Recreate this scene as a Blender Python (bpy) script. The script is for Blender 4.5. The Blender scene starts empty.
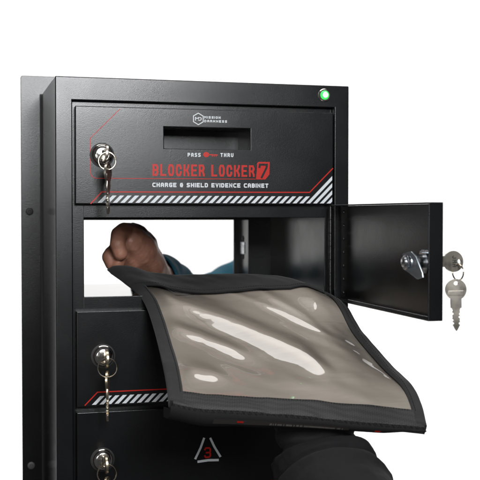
import bpy, bmesh, math, random
from mathutils import Vector, Matrix, noise
random.seed(7)
PI = math.pi
S = bpy.context.scene
COL = S.collection

# ------------------------------------------------------------------ camera
YAW, PIT = math.radians(15.424), math.radians(1.386)
CAM = Vector((-0.093, -1.0014, 0.0))
FW = Vector((math.sin(YAW)*math.cos(PIT), math.cos(YAW)*math.cos(PIT), -math.sin(PIT)))
RT = Vector((math.cos(YAW), -math.sin(YAW), 0))
UP = RT.cross(FW)
def ray(x, y): return FW*1033.0 + RT*(x-240) - UP*(y-240)
def P(x, y, Y=0.0):                      # photo point at depth Y -> world
    r = ray(x, y); return CAM + r*((Y-CAM.y)/r.y)
def PX(x, y, X):                         # photo point on the plane x = X -> world
    r = ray(x, y); return CAM + r*((X-CAM.x)/r.x)
cam = bpy.data.cameras.new('camera'); co = bpy.data.objects.new('camera', cam); COL.objects.link(co)
cam.dof.use_dof = True; cam.dof.focus_distance = .985; cam.dof.aperture_fstop = 11
co.matrix_world = Matrix((( RT.x, UP.x, -FW.x, CAM.x), (RT.y, UP.y, -FW.y, CAM.y), (RT.z, UP.z, -FW.z, CAM.z), (0,0,0,1)))
cam.sensor_width = 36; cam.lens = 36*1033/480; cam.clip_start = 0.01; cam.clip_end = 50
S.camera = co

# ------------------------------------------------------------------ materials
def mat(name, base=(.5,.5,.5), rough=.5, metal=0., spec=.5, coat=0., grain=None, var=None, sheen=0., emit=None):
    m = bpy.data.materials.new(name); m.use_nodes = True
    nt = m.node_tree; b = nt.nodes['Principled BSDF']
    b.inputs['Base Color'].default_value = (*base, 1); b.inputs['Roughness'].default_value = rough
    b.inputs['Metallic'].default_value = metal; b.inputs['Specular IOR Level'].default_value = spec
    b.inputs['Coat Weight'].default_value = coat; b.inputs['Coat Roughness'].default_value = .05
    b.inputs['Sheen Weight'].default_value = sheen
    tc = nt.nodes.new('ShaderNodeTexCoord')
    if emit:
        b.inputs['Emission Color'].default_value = (*emit[0], 1); b.inputs['Emission Strength'].default_value = emit[1]
    if grain:                             # (scale, strength, distance) [, second grain]
        prev = None
        for (sc, st, ds) in grain:
            n = nt.nodes.new('ShaderNodeTexNoise'); n.inputs['Scale'].default_value = sc; n.inputs['Detail'].default_value = 2
            nt.links.new(tc.outputs['Object'], n.inputs['Vector'])
            bp = nt.nodes.new('ShaderNodeBump'); bp.inputs['Strength'].default_value = st; bp.inputs['Distance'].default_value = ds
            nt.links.new(n.outputs['Fac'], bp.inputs['Height'])
            if prev: nt.links.new(prev.outputs['Normal'], bp.inputs['Normal'])
            prev = bp
        nt.links.new(prev.outputs['Normal'], b.inputs['Normal'])
    if var:                               # (scale, colour a, colour b, rough a, rough b)
        sc, ca, cb, ra, rb = var
        n = nt.nodes.new('ShaderNodeTexNoise'); n.inputs['Scale'].default_value = sc; n.inputs['Detail'].default_value = 5
        nt.links.new(tc.outputs['Object'], n.inputs['Vector'])
        r = nt.nodes.new('ShaderNodeValToRGB'); r.color_ramp.elements[0].position = .35; r.color_ramp.elements[1].position = .68
        r.color_ramp.elements[0].color = (*ca, 1); r.color_ramp.elements[1].color = (*cb, 1)
        nt.links.new(n.outputs['Fac'], r.inputs['Fac']); nt.links.new(r.outputs['Color'], b.inputs['Base Color'])
        mr = nt.nodes.new('ShaderNodeMapRange'); mr.inputs['From Min'].default_value = .3; mr.inputs['From Max'].default_value = .7
        mr.inputs['To Min'].default_value = ra; mr.inputs['To Max'].default_value = rb
        nt.links.new(n.outputs['Fac'], mr.inputs['Value']); nt.links.new(mr.outputs['Result'], b.inputs['Roughness'])
    return m

M_COAT = mat('powder_coat', (.003,.0032,.0037), .33, spec=.55, grain=[(1500,.19,.0004),(420,.03,.0006)],
             var=(14, (.0022,.0025,.0032), (.0032,.0035,.0044), .24, .30))
M_SIDE = mat('side_coat', (.003,.0032,.0037), .13, spec=.3, grain=[(1500,.012,.0004)])
M_GLOSS = mat('smooth_black_paint', (.007,.0065,.006), .24, spec=.25, grain=[(900,.05,.0004)],
              var=(30, (.006,.0058,.0055), (.008,.0075,.007), .19, .26))
M_FLOOR = mat('compartment_floor_paint', (.007,.0068,.0065), .06, spec=.5, var=(25,(.006,.0058,.0055),(.008,.0078,.0075),.04,.09))
M_DOORIN = mat('door_inside_paint', (.006,.0054,.005), .24, spec=.30, grain=[(1000,.10,.0004)], var=(30,(.0052,.0047,.0043),(.007,.0063,.0058),.20,.26))
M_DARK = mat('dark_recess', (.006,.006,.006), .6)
M_RED = mat('red_print', (.44,.014,.008), .40, spec=.3, grain=[(1100,.15,.0003)])
M_WHITE = mat('white_print', (.62,.65,.68), .40, spec=.3, grain=[(1100,.15,.0003)])
M_SCREW = mat('dull_screw', (.10,.10,.10), .6, metal=.6)
M_CHROME = mat('chrome', (.72,.70,.68), .12, metal=1, var=(300, (.75,.73,.70), (.6,.57,.53), .08, .2))
M_STEEL = mat('zinc_steel', (.55,.57,.58), .25, metal=1, var=(260, (.62,.65,.68), (.42,.44,.46), .18, .38))
M_KEY = mat('nickel_key', (.42,.37,.31), .3, metal=1, grain=[(260,.05,.0006)], var=(110, (.50,.465,.41), (.43,.395,.345), .26, .40))
M_BRASS = mat('worn_brass', (.55,.40,.22), .33, metal=1, var=(900, (.64,.56,.44), (.50,.42,.30), .25, .40))
M_RING = mat('ring_wire', (.66,.58,.47), .2, metal=1)
M_LED = mat('green_lens', (.05,.6,.12), .15, emit=((.06,.85,.12), 1.0))
M_LEDC = mat('green_glow', (.5,1,.6), .3, emit=((.55,1.0,.62), 2.2))
M_TAPE = mat('binding_tape', (.0105,.0105,.011), .75, spec=.3, grain=[(1500,.5,.0005),(60,.12,.003)], sheen=.12)
M_CLOTH = mat('black_pouch_cloth', (.012,.012,.0125), .8, spec=.25, grain=[(1300,.5,.0005)])
M_SKIN = mat('skin', (.22,.10,.06), .5, grain=[(420,.28,.0007),(110,.25,.002)], var=(60, (.36,.172,.118), (.225,.102,.066), .42, .6))
M_TEAL = mat('teal_cloth', (.014,.085,.13), .85, spec=.2, grain=[(900,.4,.0006),(45,.35,.006)], var=(28,(.011,.072,.11),(.017,.10,.15),.8,.9))
M_BLACKC = mat('black_sleeve_cloth', (.0078,.0078,.0085), .85, spec=.25, grain=[(1700,.6,.0006),(130,.3,.003),(35,.5,.008)], sheen=.02)
M_NAIL = mat('nail', (.42,.23,.17), .3)

# carbon weave tape for the near edge of the pouch
def weave():
    m = mat('weave_tape', (.03,.03,.031), .6, spec=.4)
    nt = m.node_tree; b = nt.nodes['Principled BSDF']
    tc = nt.nodes.new('ShaderNodeTexCoord'); mp = nt.nodes.new('ShaderNodeMapping'); mp.inputs['Rotation'].default_value = (.3,.2,math.radians(45))
    ck = nt.nodes.new('ShaderNodeTexChecker'); ck.inputs['Scale'].default_value = 640
    ck.inputs['Color1'].default_value = (.008,.008,.0085,1); ck.inputs['Color2'].default_value = (.025,.025,.026,1)
    nt.links.new(tc.outputs['Object'], mp.inputs['Vector']); nt.links.new(mp.outputs['Vector'], ck.inputs['Vector'])
    nt.links.new(ck.outputs['Color'], b.inputs['Base Color'])
    n = nt.nodes.new('ShaderNodeTexNoise'); n.inputs['Scale'].default_value = 70
    nt.links.new(tc.outputs['Object'], n.inputs['Vector'])
    bp = nt.nodes.new('ShaderNodeBump'); bp.inputs['Strength'].default_value = .12; bp.inputs['Distance'].default_value = .003
    nt.links.new(n.outputs['Fac'], bp.inputs['Height']); nt.links.new(bp.outputs['Normal'], b.inputs['Normal'])
    return m
M_WEAVE = weave()
def liner_mat():
    m = mat('taupe_lining', (.54,.485,.425), .62, spec=.35)
    nt = m.node_tree; b = nt.nodes['Principled BSDF']
    tc = nt.nodes.new('ShaderNodeTexCoord'); mp = nt.nodes.new('ShaderNodeMapping')
    mp.inputs['Scale'].default_value = (9, 40, 60); mp.inputs['Rotation'].default_value = (0,0,math.radians(-14))
    n = nt.nodes.new('ShaderNodeTexNoise'); n.inputs['Scale'].default_value = 1.6; n.inputs['Detail'].default_value = 4; n.inputs['Distortion'].default_value = .6
    nt.links.new(tc.outputs['Object'], mp.inputs['Vector']); nt.links.new(mp.outputs['Vector'], n.inputs['Vector'])
    bp = nt.nodes.new('ShaderNodeBump'); bp.inputs['Strength'].default_value = .35; bp.inputs['Distance'].default_value = .006
    nt.links.new(n.outputs['Fac'], bp.inputs['Height']); nt.links.new(bp.outputs['Normal'], b.inputs['Normal'])
    return m
M_LINER = liner_mat()
def vinyl():
    m = bpy.data.materials.new('clear_vinyl'); m.use_nodes = True
    nt = m.node_tree; nt.nodes.remove(nt.nodes['Principled BSDF']); out = nt.nodes['Material Output']
    tr = nt.nodes.new('ShaderNodeBsdfTransparent'); tr.inputs['Color'].default_value = (.96,.95,.94,1)
    gl = nt.nodes.new('ShaderNodeBsdfGlossy'); gl.inputs['Roughness'].default_value = .03
    fr = nt.nodes.new('ShaderNodeFresnel'); fr.inputs['IOR'].default_value = 1.53
    ml = nt.nodes.new('ShaderNodeMath'); ml.operation = 'MULTIPLY'; ml.inputs[1].default_value = 2.0; ml.use_clamp = True   # both faces of the film reflect
    mx = nt.nodes.new('ShaderNodeMixShader')
    tc = nt.nodes.new('ShaderNodeTexCoord'); mp = nt.nodes.new('ShaderNodeMapping'); mp.inputs['Scale'].default_value = (10,26,30); mp.inputs['Rotation'].default_value = (0,0,math.radians(-18))
    n = nt.nodes.new('ShaderNodeTexNoise'); n.inputs['Scale'].default_value = 1.5; n.inputs['Detail'].default_value = 2
    bp = nt.nodes.new('ShaderNodeBump'); bp.inputs['Strength'].default_value = .06; bp.inputs['Distance'].default_value = .004
    L = nt.links.new
    L(tc.outputs['Object'], mp.inputs['Vector']); L(mp.outputs['Vector'], n.inputs['Vector']); L(n.outputs['Fac'], bp.inputs['Height'])
    L(bp.outputs['Normal'], gl.inputs['Normal']); L(bp.outputs['Normal'], fr.inputs['Normal'])
    L(fr.outputs['Fac'], ml.inputs[0]); L(ml.outputs[0], mx.inputs['Fac']); L(tr.outputs[0], mx.inputs[1]); L(gl.outputs[0], mx.inputs[2]); L(mx.outputs[0], out.inputs['Surface'])
    return m
M_VINYL = vinyl()

# ------------------------------------------------------------------ object helpers
def link_mesh(name, bm, m, parent=None, smooth=True, angle=35):
    me = bpy.data.meshes.new(name); bm.normal_update(); bm.to_mesh(me); bm.free()
    for mm in (m if isinstance(m, (list, tuple)) else [m]): me.materials.append(mm)
    if smooth:
        me.shade_smooth()
        me.set_sharp_from_angle(angle=math.radians(angle))
    o = bpy.data.objects.new(name, me); COL.objects.link(o)
    if smooth and angle == 35:
        wn = o.modifiers.new('weighted', 'WEIGHTED_NORMAL'); wn.keep_sharp = True; wn.weight = 80
    if parent: o.parent = parent; o.matrix_parent_inverse = parent.matrix_world.inverted()
    return o
def thing(name, label, cat, loc=(0,0,0), group=None):
    o = bpy.data.objects.new(name, None); COL.objects.link(o); o.empty_display_size = .02
    o.location = loc; o.matrix_world = Matrix.Translation(loc); o['label'] = label; o['category'] = cat
    if group: o['group'] = group
    return o
def bevel_sharp(bm, off, seg=2, ang=30):
    bmesh.ops.recalc_face_normals(bm, faces=bm.faces)
    es = [e for e in bm.edges if len(e.link_faces) == 2 and e.calc_face_angle(0) > math.radians(ang)]
    if off > 0: bmesh.ops.bevel(bm, geom=es, offset=off, segments=seg, profile=.5, affect='EDGES', clamp_overlap=True)
def box(bm, x0, x1, y0, y1, z0, z1):
    v = [bm.verts.new(p) for p in ((x0,y0,z0),(x1,y0,z0),(x1,y1,z0),(x0,y1,z0),(x0,y0,z1),(x1,y0,z1),(x1,y1,z1),(x0,y1,z1))]
    for f in ((0,3,2,1),(4,5,6,7),(0,1,5,4),(1,2,6,5),(2,3,7,6),(3,0,4,7)): bm.faces.new([v[i] for i in f])
def box_bm(*a, bev=0, seg=2):
    bm = bmesh.new(); box(bm, *a)
    if bev: bevel_sharp(bm, bev, seg)
    return bm
def plate_bm(xs, zs, filled, y0, y1, bev=0., seg=2):
    """plate in the XZ plane made of grid cells, with through holes where cells are missing"""
    bm = bmesh.new(); vc = {}
    def V(i, k, y):
        key = (i, k, y)
        if key not in vc: vc[key] = bm.verts.new((xs[i], y, zs[k]))
        return vc[key]
    nx, nz = len(xs)-1, len(zs)-1
    F = lambda i, k: 0 <= i < nx and 0 <= k < nz and filled(i, k)
    for i in range(nx):
        for k in range(nz):
            if not F(i, k): continue
            for y in (y0, y1): bm.faces.new([V(i,k,y), V(i+1,k,y), V(i+1,k+1,y), V(i,k+1,y)])
            for (di, dk, a, b) in ((-1,0,(i,k),(i,k+1)), (1,0,(i+1,k),(i+1,k+1)), (0,-1,(i,k),(i+1,k)), (0,1,(i,k+1),(i+1,k+1))):
                if not F(i+di, k+dk): bm.faces.new([V(*a,y0), V(*b,y0), V(*b,y1), V(*a,y1)])
    bevel_sharp(bm, bev, seg)
    return bm
def lathe_bm(prof, n=40, axis='Y'):
    """prof: (radius, distance along the axis) from the wall outwards"""
    bm = bmesh.new(); rings = []
    def pt(r, d, a):
        c, s = r*math.cos(a), r*math.sin(a)
        return {'Y': (c, -d, s), 'X': (-d, c, s), 'Z': (c, s, d)}[axis]
    for (r, d) in prof:
        if r < 1e-7: rings.append([bm.verts.new(pt(0, d, 0))])
        else: rings.append([bm.verts.new(pt(r, d, 2*PI*i/n)) for i in range(n)])
    for a, b in zip(rings, rings[1:]):
        for i in range(n):
            j = (i+1) % n
            if len(a) == 1 and len(b) == 1: continue
            if len(a) == 1: bm.faces.new([a[0], b[i], b[j]])
            elif len(b) == 1: bm.faces.new([a[i], a[j], b[0]])
            else: bm.faces.new([a[i], a[j], b[j], b[i]])
    bmesh.ops.recalc_face_normals(bm, faces=bm.faces)
    return bm
def move(bm, v): bmesh.ops.translate(bm, vec=Vector(v), verts=bm.verts); return bm
def outline_bm(outer, holes, t, bev=0.):
    """flat outline in XZ with holes, thickness t along Y"""
    bm = bmesh.new(); es = []
    for lp in [outer]+holes:
        vs = [bm.verts.new((p[0], -t/2, p[1])) for p in lp]
        es += [bm.edges.new((vs[i], vs[(i+1) % len(vs)])) for i in range(len(vs))]
    bmesh.ops.triangle_fill(bm, use_beauty=True, use_dissolve=False, edges=es, normal=(0,-1,0))
    r = bmesh.ops.extrude_face_region(bm, geom=bm.faces[:])
    bmesh.ops.translate(bm, vec=(0,t,0), verts=[g for g in r['geom'] if isinstance(g, bmesh.types.BMVert)])
    bmesh.ops.recalc_face_normals(bm, faces=bm.faces)
    if bev: bevel_sharp(bm, bev, 1, 50)
    return bm
def tube_bm(pts, rad, n=16, closed=False, cap=True):
    bm = bmesh.new(); pts = [Vector(p) for p in pts]; N = len(pts); rings = []
    up = None
    for i, p in enumerate(pts):
        a = pts[(i-1) % N] if (closed or i > 0) else p; b = pts[(i+1) % N] if (closed or i < N-1) else p
        t = (b-a).normalized()
        if up is None: up = t.orthogonal().normalized()
        up = (up - t*up.dot(t)).normalized(); sd = t.cross(up)
        r = rad(i, N) if callable(rad) else rad
        ring = []
        for k in range(n):
            an = 2*PI*k/n; rr = r(an) if callable(r) else r
            ring.append(bm.verts.new(p + (up*math.cos(an)+sd*math.sin(an))*rr))
        rings.append(ring)
    for i in range(N if closed else N-1):
        A, B = rings[i], rings[(i+1) % N]
        for k in range(n): bm.faces.new([A[k], A[(k+1) % n], B[(k+1) % n], B[k]])
    if cap and not closed: bm.faces.new(rings[0][::-1]); bm.faces.new(rings[-1])
    bmesh.ops.recalc_face_normals(bm, faces=bm.faces)
    return bm
def spline(pts, n):
    pts = [Vector(p) for p in pts]; out = []
    Q = [pts[0]*2-pts[1]] + pts + [pts[-1]*2-pts[-2]]
    m = len(pts)-1
    for i in range(n):
        t = i/(n-1)*m; k = min(int(t), m-1); t -= k
        a, b, c, d = Q[k], Q[k+1], Q[k+2], Q[k+3]
        out.append(.5*((2*b)+(c-a)*t+(2*a-5*b+4*c-d)*t*t+(3*b-a-3*c+d)*t**3))
    return out

# ------------------------------------------------------------------ stroke lettering
c = .24
GL = {
 'A': [[(0,0),(0,1-c),(c,1),(1-c,1),(1,1-c),(1,0)], [(0,.42),(1,.42)]],
 'B': [[(0,0),(0,1),(1-c,1),(1,1-c),(1,.5+c*.6),(1-c*.6,.5),(1,.5-c*.6),(1,c),(1-c,0),(0,0)], [(0,.5),(1-c*.6,.5)]],
 'C': [[(1,.70),(1,1-c),(1-c,1),(c,1),(0,1-c),(0,c),(c,0),(1-c,0),(1,c),(1,.30)]],
 'c': [[(1,1),(c,1),(0,1-c),(0,c),(c,0),(1,0)]],
 'g': [[(1,1),(c,1),(0,1-c),(0,c),(c,0),(1,0),(1,.48),(.6,.48)]],
 's': [[(1,1),(c*.8,1),(0,1-c*.8),(0,.5+c*.8),(c*.8,.5),(1-c*.8,.5),(1,.5-c*.8),(1,c*.8),(1-c*.8,0),(0,0)]],
 'D': [[(0,0),(0,1),(1-c,1),(1,1-c),(1,c),(1-c,0),(0,0)]],
 'E': [[(1,1),(0,1),(0,0),(1,0)], [(0,.5),(.85,.5)]],
 'G': [[(1,.72),(1,1-c),(1-c,1),(c,1),(0,1-c),(0,c),(c,0),(1-c,0),(1,c),(1,.48),(.55,.48)]],
 'H': [[(0,0),(0,1)], [(1,0),(1,1)], [(0,.5),(1,.5)]],
 'I': [[(.5,0),(.5,1)]],
 'J': [[(1,1),(1,c),(1-c,0),(c,0),(0,c)]],
 'K': [[(0,0),(0,1)], [(1,1),(1,.86),(.62,.5),(1,.14),(1,0)], [(0,.5),(.62,.5)]],
 'L': [[(0,1),(0,0),(1,0)]],
 'M': [[(0,0),(0,1),(.5,.5),(1,1),(1,0)]],
 'N': [[(0,0),(0,1),(1,0),(1,1)]],
 'O': [[(c,1),(1-c,1),(1,1-c),(1,c),(1-c,0),(c,0),(0,c),(0,1-c),(c,1)]],
 'P': [[(0,0),(0,1),(1-c,1),(1,1-c),(1,.45+c),(1-c,.45),(.6,.45)], [(0,.45),(.6,.45)]],
 'R': [[(0,0),(0,1),(1-c,1),(1,1-c),(1,.46+c),(1-c,.46),(.6,.46)], [(0,.46),(.6,.46)], [(.62,.46),(1,.12),(1,0)]],
 'S': [[(1,.80),(1-c,1),(c,1),(0,1-c),(0,.5+c*.7),(c,.5),(1-c,.5),(1,.5-c*.7),(1,c),(1-c,0),(c,0),(0,.2)]],
 'T': [[(0,1),(1,1)], [(.5,1),(.5,0)]],
 'U': [[(0,1),(0,c),(c,0),(1-c,0),(1,c),(1,1)]],
 'V': [[(0,1),(.5,0),(1,1)]],
 '&': [[(.8,1),(c,1),(0,1-c),(0,.5+c*.6),(c*.6,.5)], [(c*.6,.5),(0,.5-c*.6),(0,c),(c,0),(.8,0),(.8,.62)], [(.3,.5),(1,.5)]],
 '3': [[(0,.85),(.15,1),(.8,1),(1,.85),(1,.62),(.85,.5),(1,.38),(1,.15),(.8,0),(.15,0),(0,.15)], [(.3,.5),(.85,.5)]],
 '7': [[(0,1),(1,1),(.35,0)]],
}
def ribbon(bm, pts, w, y, to3=None, th=.00012):
    """mitred flat stroke in the (x,z) plane at depth y"""
    pts = [Vector((p[0], p[1])) for p in pts]
    closed = (pts[0]-pts[-1]).length < 1e-9
    if closed: pts = pts[:-1]
    N = len(pts); L = []
    for i in range(N):
        a = pts[i-1] if (closed or i) else None; b = pts[(i+1) % N] if (closed or i < N-1) else None
        d1 = (pts[i]-a).normalized() if a is not None else None; d2 = (b-pts[i]).normalized() if b is not None else None
        p = pts[i].copy()
        if d1 is None: d1 = d2; p -= d2*w*.5
        if d2 is None: d2 = d1; p += d1*w*.5
        n1 = Vector((-d1.y, d1.x)); n2 = Vector((-d2.y, d2.x)); m = n1+n2
        m = n1 if m.length < 1e-6 else m.normalized()
        k = min(1/max(m.dot(n1), .35), 2.2)
        L.append((p+m*w*.5*k, p-m*w*.5*k))
    f3 = to3 or (lambda x, z, d: (x, y-d, z))
    va = [(bm.verts.new(f3(q[0].x, q[0].y, th)), bm.verts.new(f3(q[1].x, q[1].y, th))) for q in L]
    vb = [(bm.verts.new(f3(q[0].x, q[0].y, 0)), bm.verts.new(f3(q[1].x, q[1].y, 0))) for q in L]
    for i in range(N if closed else N-1):
        j = (i+1) % N
        bm.faces.new([va[i][0], va[j][0], va[j][1], va[i][1]])
        bm.faces.new([va[i][0], vb[i][0], vb[j][0], va[j][0]]); bm.faces.new([va[i][1], va[j][1], vb[j][1], vb[i][1]])
def text(bm, s, x0, x1, z0, z1, w, y, gap=.32, slant=0., to3=None):
    """lettering filling x0..x1, z0..z1 (outer stroke edges)"""
    wid = {'I': .25, ' ': .55, 'M': 1.15}
    tot = sum(wid.get(ch, 1) for ch in s) + gap*(len(s)-1)
    u = (x1-x0)/tot; x = x0
    for ch in s:
        cw = wid.get(ch, 1)*u
        if ch != ' ':
            for k, pl in enumerate(GL[ch]):
                q = []
                for (a, b) in pl:
                    zz = z0+w/2+b*(z1-z0-w); xx = x+w/2+a*(cw-w) if ch != 'I' else x+cw/2
                    q.append((xx+slant*(zz-z0), zz))
                ribbon(bm, q, w, y-.00003*k, to3)
        x += cw+gap*u
def poly(bm, pts, y, th=.00012):
    a = [bm.verts.new((p[0], y-th, p[1])) for p in pts]; b = [bm.verts.new((p[0], y, p[1])) for p in pts]
    f = bm.faces.new(a)
    n = len(pts)
    for i in range(n): bm.faces.new([a[i], a[(i+1) % n], b[(i+1) % n], b[i]])
def clip(poly_, a, b, keep):
    """clip polygon by the line a-b, keeping the side where keep(point) >= 0"""
    out = []
    for i in range(len(poly_)):
        p, q = poly_[i], poly_[(i+1) % len(poly_)]
        dp, dq = keep(p), keep(q)
        if dp >= 0: out.append(p)
        if dp*dq < 0:
            t = dp/(dp-dq); out.append((p[0]+(q[0]-p[0])*t, p[1]+(q[1]-p[1])*t))
    return out

# ------------------------------------------------------------------ the setting: a white studio backdrop
M_BACK = mat('white_backdrop', (.86,.855,.85), .9, spec=.1, var=(3,(.86,.855,.85),(.84,.835,.83),.88,.92))
bd = link_mesh('backdrop', box_bm(-.6, 2.4, 1.75, 1.80, -1.3, 1.5), M_BACK)
bd['kind'] = 'structure'

# ------------------------------------------------------------------ the locker
W, ZT, ZB = .300, .133, -.318
HX0, HX1, HZ1, HZ0 = .0163, .2842, .1103, -.298
FP = .0075                                 # depth of the recessed face plate
DF = -.0008                                # front plane of the doors
locker = thing('evidence_locker', 'black powder coated steel locker with numbered doors and a green light', 'locker', (.15, .1, ZB))

# front frame with its side skins: one folded sheet
bm = bmesh.new()
fo = [bm.verts.new(p) for p in ((0,0,ZB),(W,0,ZB),(W,0,ZT),(0,0,ZT))]
fi = [bm.verts.new(p) for p in ((HX0,0,HZ0),(HX1,0,HZ0),(HX1,0,HZ1),(HX0,0,HZ1))]
bo = [bm.verts.new((v.co.x, .158, v.co.z)) for v in fo]; bi = [bm.verts.new((v.co.x, .012, v.co.z)) for v in fi]
for i in range(4):
    j = (i+1) % 4
    bm.faces.new([fo[i],fo[j],fi[j],fi[i]]); bm.faces.new([fo[j],fo[i],bo[i],bo[j]]); bm.faces.new([fi[i],fi[j],bi[j],bi[i]])
bevel_sharp(bm, .0011, 3)
for f in bm.faces:
    if abs(f.normal.x) > .95 and (f.calc_center_median().x < .001 or f.calc_center_median().x > W-.001): f.material_index = 1
link_mesh('housing', bm, [M_COAT, M_SIDE], locker)
# mounting flange round the waist of the housing
xs = [-.0225, .0030, W-.0030, W+.0225]; zs = [ZB-.022, ZB+.003, ZT-.003, .1537]
bm = plate_bm(xs, zs, lambda i, k: not (i == 1 and k == 1), .163, .1648)
es = [e for e in bm.edges if abs(e.verts[0].co.x-e.verts[1].co.x) < 1e-6 and abs(e.verts[0].co.z-e.verts[1].co.z) < 1e-6
      and (e.verts[0].co.x < -.02 or e.verts[0].co.x > W+.02) and (e.verts[0].co.z > .15 or e.verts[0].co.z < ZB-.02)]
bmesh.ops.bevel(bm, geom=es, offset=.0028, segments=5, profile=.5, affect='EDGES')
bevel_sharp(bm, .0005, 1, 60)
flange = link_mesh('mounting_flange', bm, M_COAT, locker)
for (px, py) in ((29.5,211.5), (31.2,465.5)):
    p = P(px, py, .163)
    for x in (p.x, W-p.x):
        s_ = link_mesh('screw', move(lathe_bm([(0,0),(.0042,0),(.0041,.0008),(.0033,.0013),(.0016,.0013),(.0014,.0004),(0,.0004)], 24), (x, .1629, p.z)),
                       M_SCREW if py > 300 else M_DARK, flange)
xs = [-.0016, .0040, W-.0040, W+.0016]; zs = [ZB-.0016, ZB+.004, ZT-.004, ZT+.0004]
link_mesh('seam_shade_strip', plate_bm(xs, zs, lambda i, k: not (i == 1 and k == 1), .1583, .1629, .0004, 2), M_DARK, locker)  # added dark strip, stands in for the shaded gap between side skins and flange
# rear half of the housing, behind the flange
OX0, OX1, OZ0, OZ1 = .0279, .2762, -.0798, -.0027
RX0, RX1 = .046, .2488
bm = bmesh.new()
box(bm, .0042, .0236, .1585, .262, ZB+.005, ZT-.005)               # left block
box(bm, .2800, W-.0042, .1585, .262, ZB+.005, ZT-.005)             # right block
box(bm, .0236, .2800, .1585, .262, .0022, ZT-.005)                 # above the pass-through
box(bm, .0236, .2800, .1585, .262, ZB+.005, -.0985)                # below it
link_mesh('rear_housing', bm, M_COAT, locker, smooth=False)
# recessed face plate with the hole of the open compartment and of the slot
SL = P(164,127); SR = P(250,150)
sx0, sx1, sz1, sz0 = SL.x, SR.x, SL.z, SR.z
xs = [HX0+.0003, OX0, sx0-.003, sx1+.003, OX1, HX1-.0003]; zs = [HZ0+.0003, OZ0, OZ1, sz0-.003, sz1+.003, HZ1-.0003]
def fill(i, k):
    if k == 1 and 1 <= i <= 3: return False
    if k == 3 and i == 2: return False
    return True
link_mesh('face_plate', plate_bm(xs, zs, fill, FP, FP+.0015, .0006, 2), M_COAT, locker)
# seams where the rails of the face plate meet its stiles
bm = bmesh.new()
for z0, z1 in ((OZ1+.0002, .0102), (-.0908, OZ0-.0002)):
    bm = bmesh.new(); box(bm, OX0-.0006, OX0, FP-.0002, FP, z0, z1)
    link_mesh('plate_seam', bm, M_DARK, locker, smooth=False)

# the open pass-through compartment
def sheet(pts):
    bm = bmesh.new(); bm.faces.new([bm.verts.new(p) for p in pts]); return bm
lx0, lx1, lz0, lz1, ly0, ly1 = .0240, .2772, -.0803, .0, FP+.0016, .2000
bm = bmesh.new()
box(bm, lx0-.0012, lx0, ly0, ly1, lz0-.0012, lz1); box(bm, lx1, lx1+.0012, ly0, ly1, lz0-.0012, lz1)
box(bm, lx0, lx1, ly0, ly1, lz1, lz1+.0012)
link_mesh('compartment_wall', bm, M_GLOSS, locker, smooth=False)
link_mesh('compartment_floor', box_bm(lx0, lx1, ly0, ly1+.003, lz0-.0012, lz0, bev=.0005), M_FLOOR, locker)
bm = bmesh.new()
box(bm, RX1, .2800, .2002, .2022, -.0985, .0022); box(bm, .0236, RX0, .2002, .2022, -.0985, .0022)   # inner rear stiles
box(bm, RX0, RX1, .2002, .2022, -.006, .0022)
link_mesh('rear_stile', bm, M_COAT, locker, smooth=False)
jamb = link_mesh('rear_jamb', box_bm(RX1, RX1+.002, .2023, .2440, -.0985, -.006), M_GLOSS, locker, smooth=False)
link_mesh('rear_jamb', box_bm(RX0-.002, RX0, .2023, .2440, -.0985, -.006), M_GLOSS, locker, smooth=False)
bm = bmesh.new()
box(bm, .2424, .2800, .2441, .2456, -.0985, .0022); box(bm, .0236, .0400, .2441, .2456, -.0985, .0022)
box(bm, .0400, .2424, .2441, .2456, -.006, .0022)
link_mesh('rear_frame', bm, M_COAT, locker, smooth=False)
# strike plate in the jamb
a, b = PX(243, 242, RX1), PX(243, 254, RX1)
sp = link_mesh('strike_plate', box_bm(RX1-.0010, RX1-.0001, a.y-.008, a.y+.008, b.z, a.z, bev=.0003), M_STEEL, jamb)
for z in (a.z+.004, b.z-.003):
    link_mesh('screw_hole', move(lathe_bm([(0,0),(.0036,0),(.0036,.0006),(0,.0006)], 16, 'X'), (RX1-.0002, a.y, z)), M_DARK, jamb)

# power light
p = P(324.3, 95.2)
led = link_mesh('indicator_light', move(lathe_bm([(0,.0012),(.0036,.0012),(.0046,.0016),(.0047,.0009),(0,.0009)][:0] or
      [(.0046,.0005),(.0046,.0016),(.0040,.0028),(.0026,.0036),(0,.0039)], 32), (p.x, 0, p.z)), M_LED, locker)
link_mesh('bezel', move(lathe_bm([(.0066,0),(.0066,.0008),(.0060,.0015),(.0048,.0015),(.0046,.0006)], 32), (p.x, 0, p.z)), M_CHROME, led)
link_mesh('glow_core', move(lathe_bm([(.0030,.0030),(.0026,.0040),(.0014,.0046),(0,.0048)], 24), (p.x, 0, p.z)), M_LEDC, led)

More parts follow.
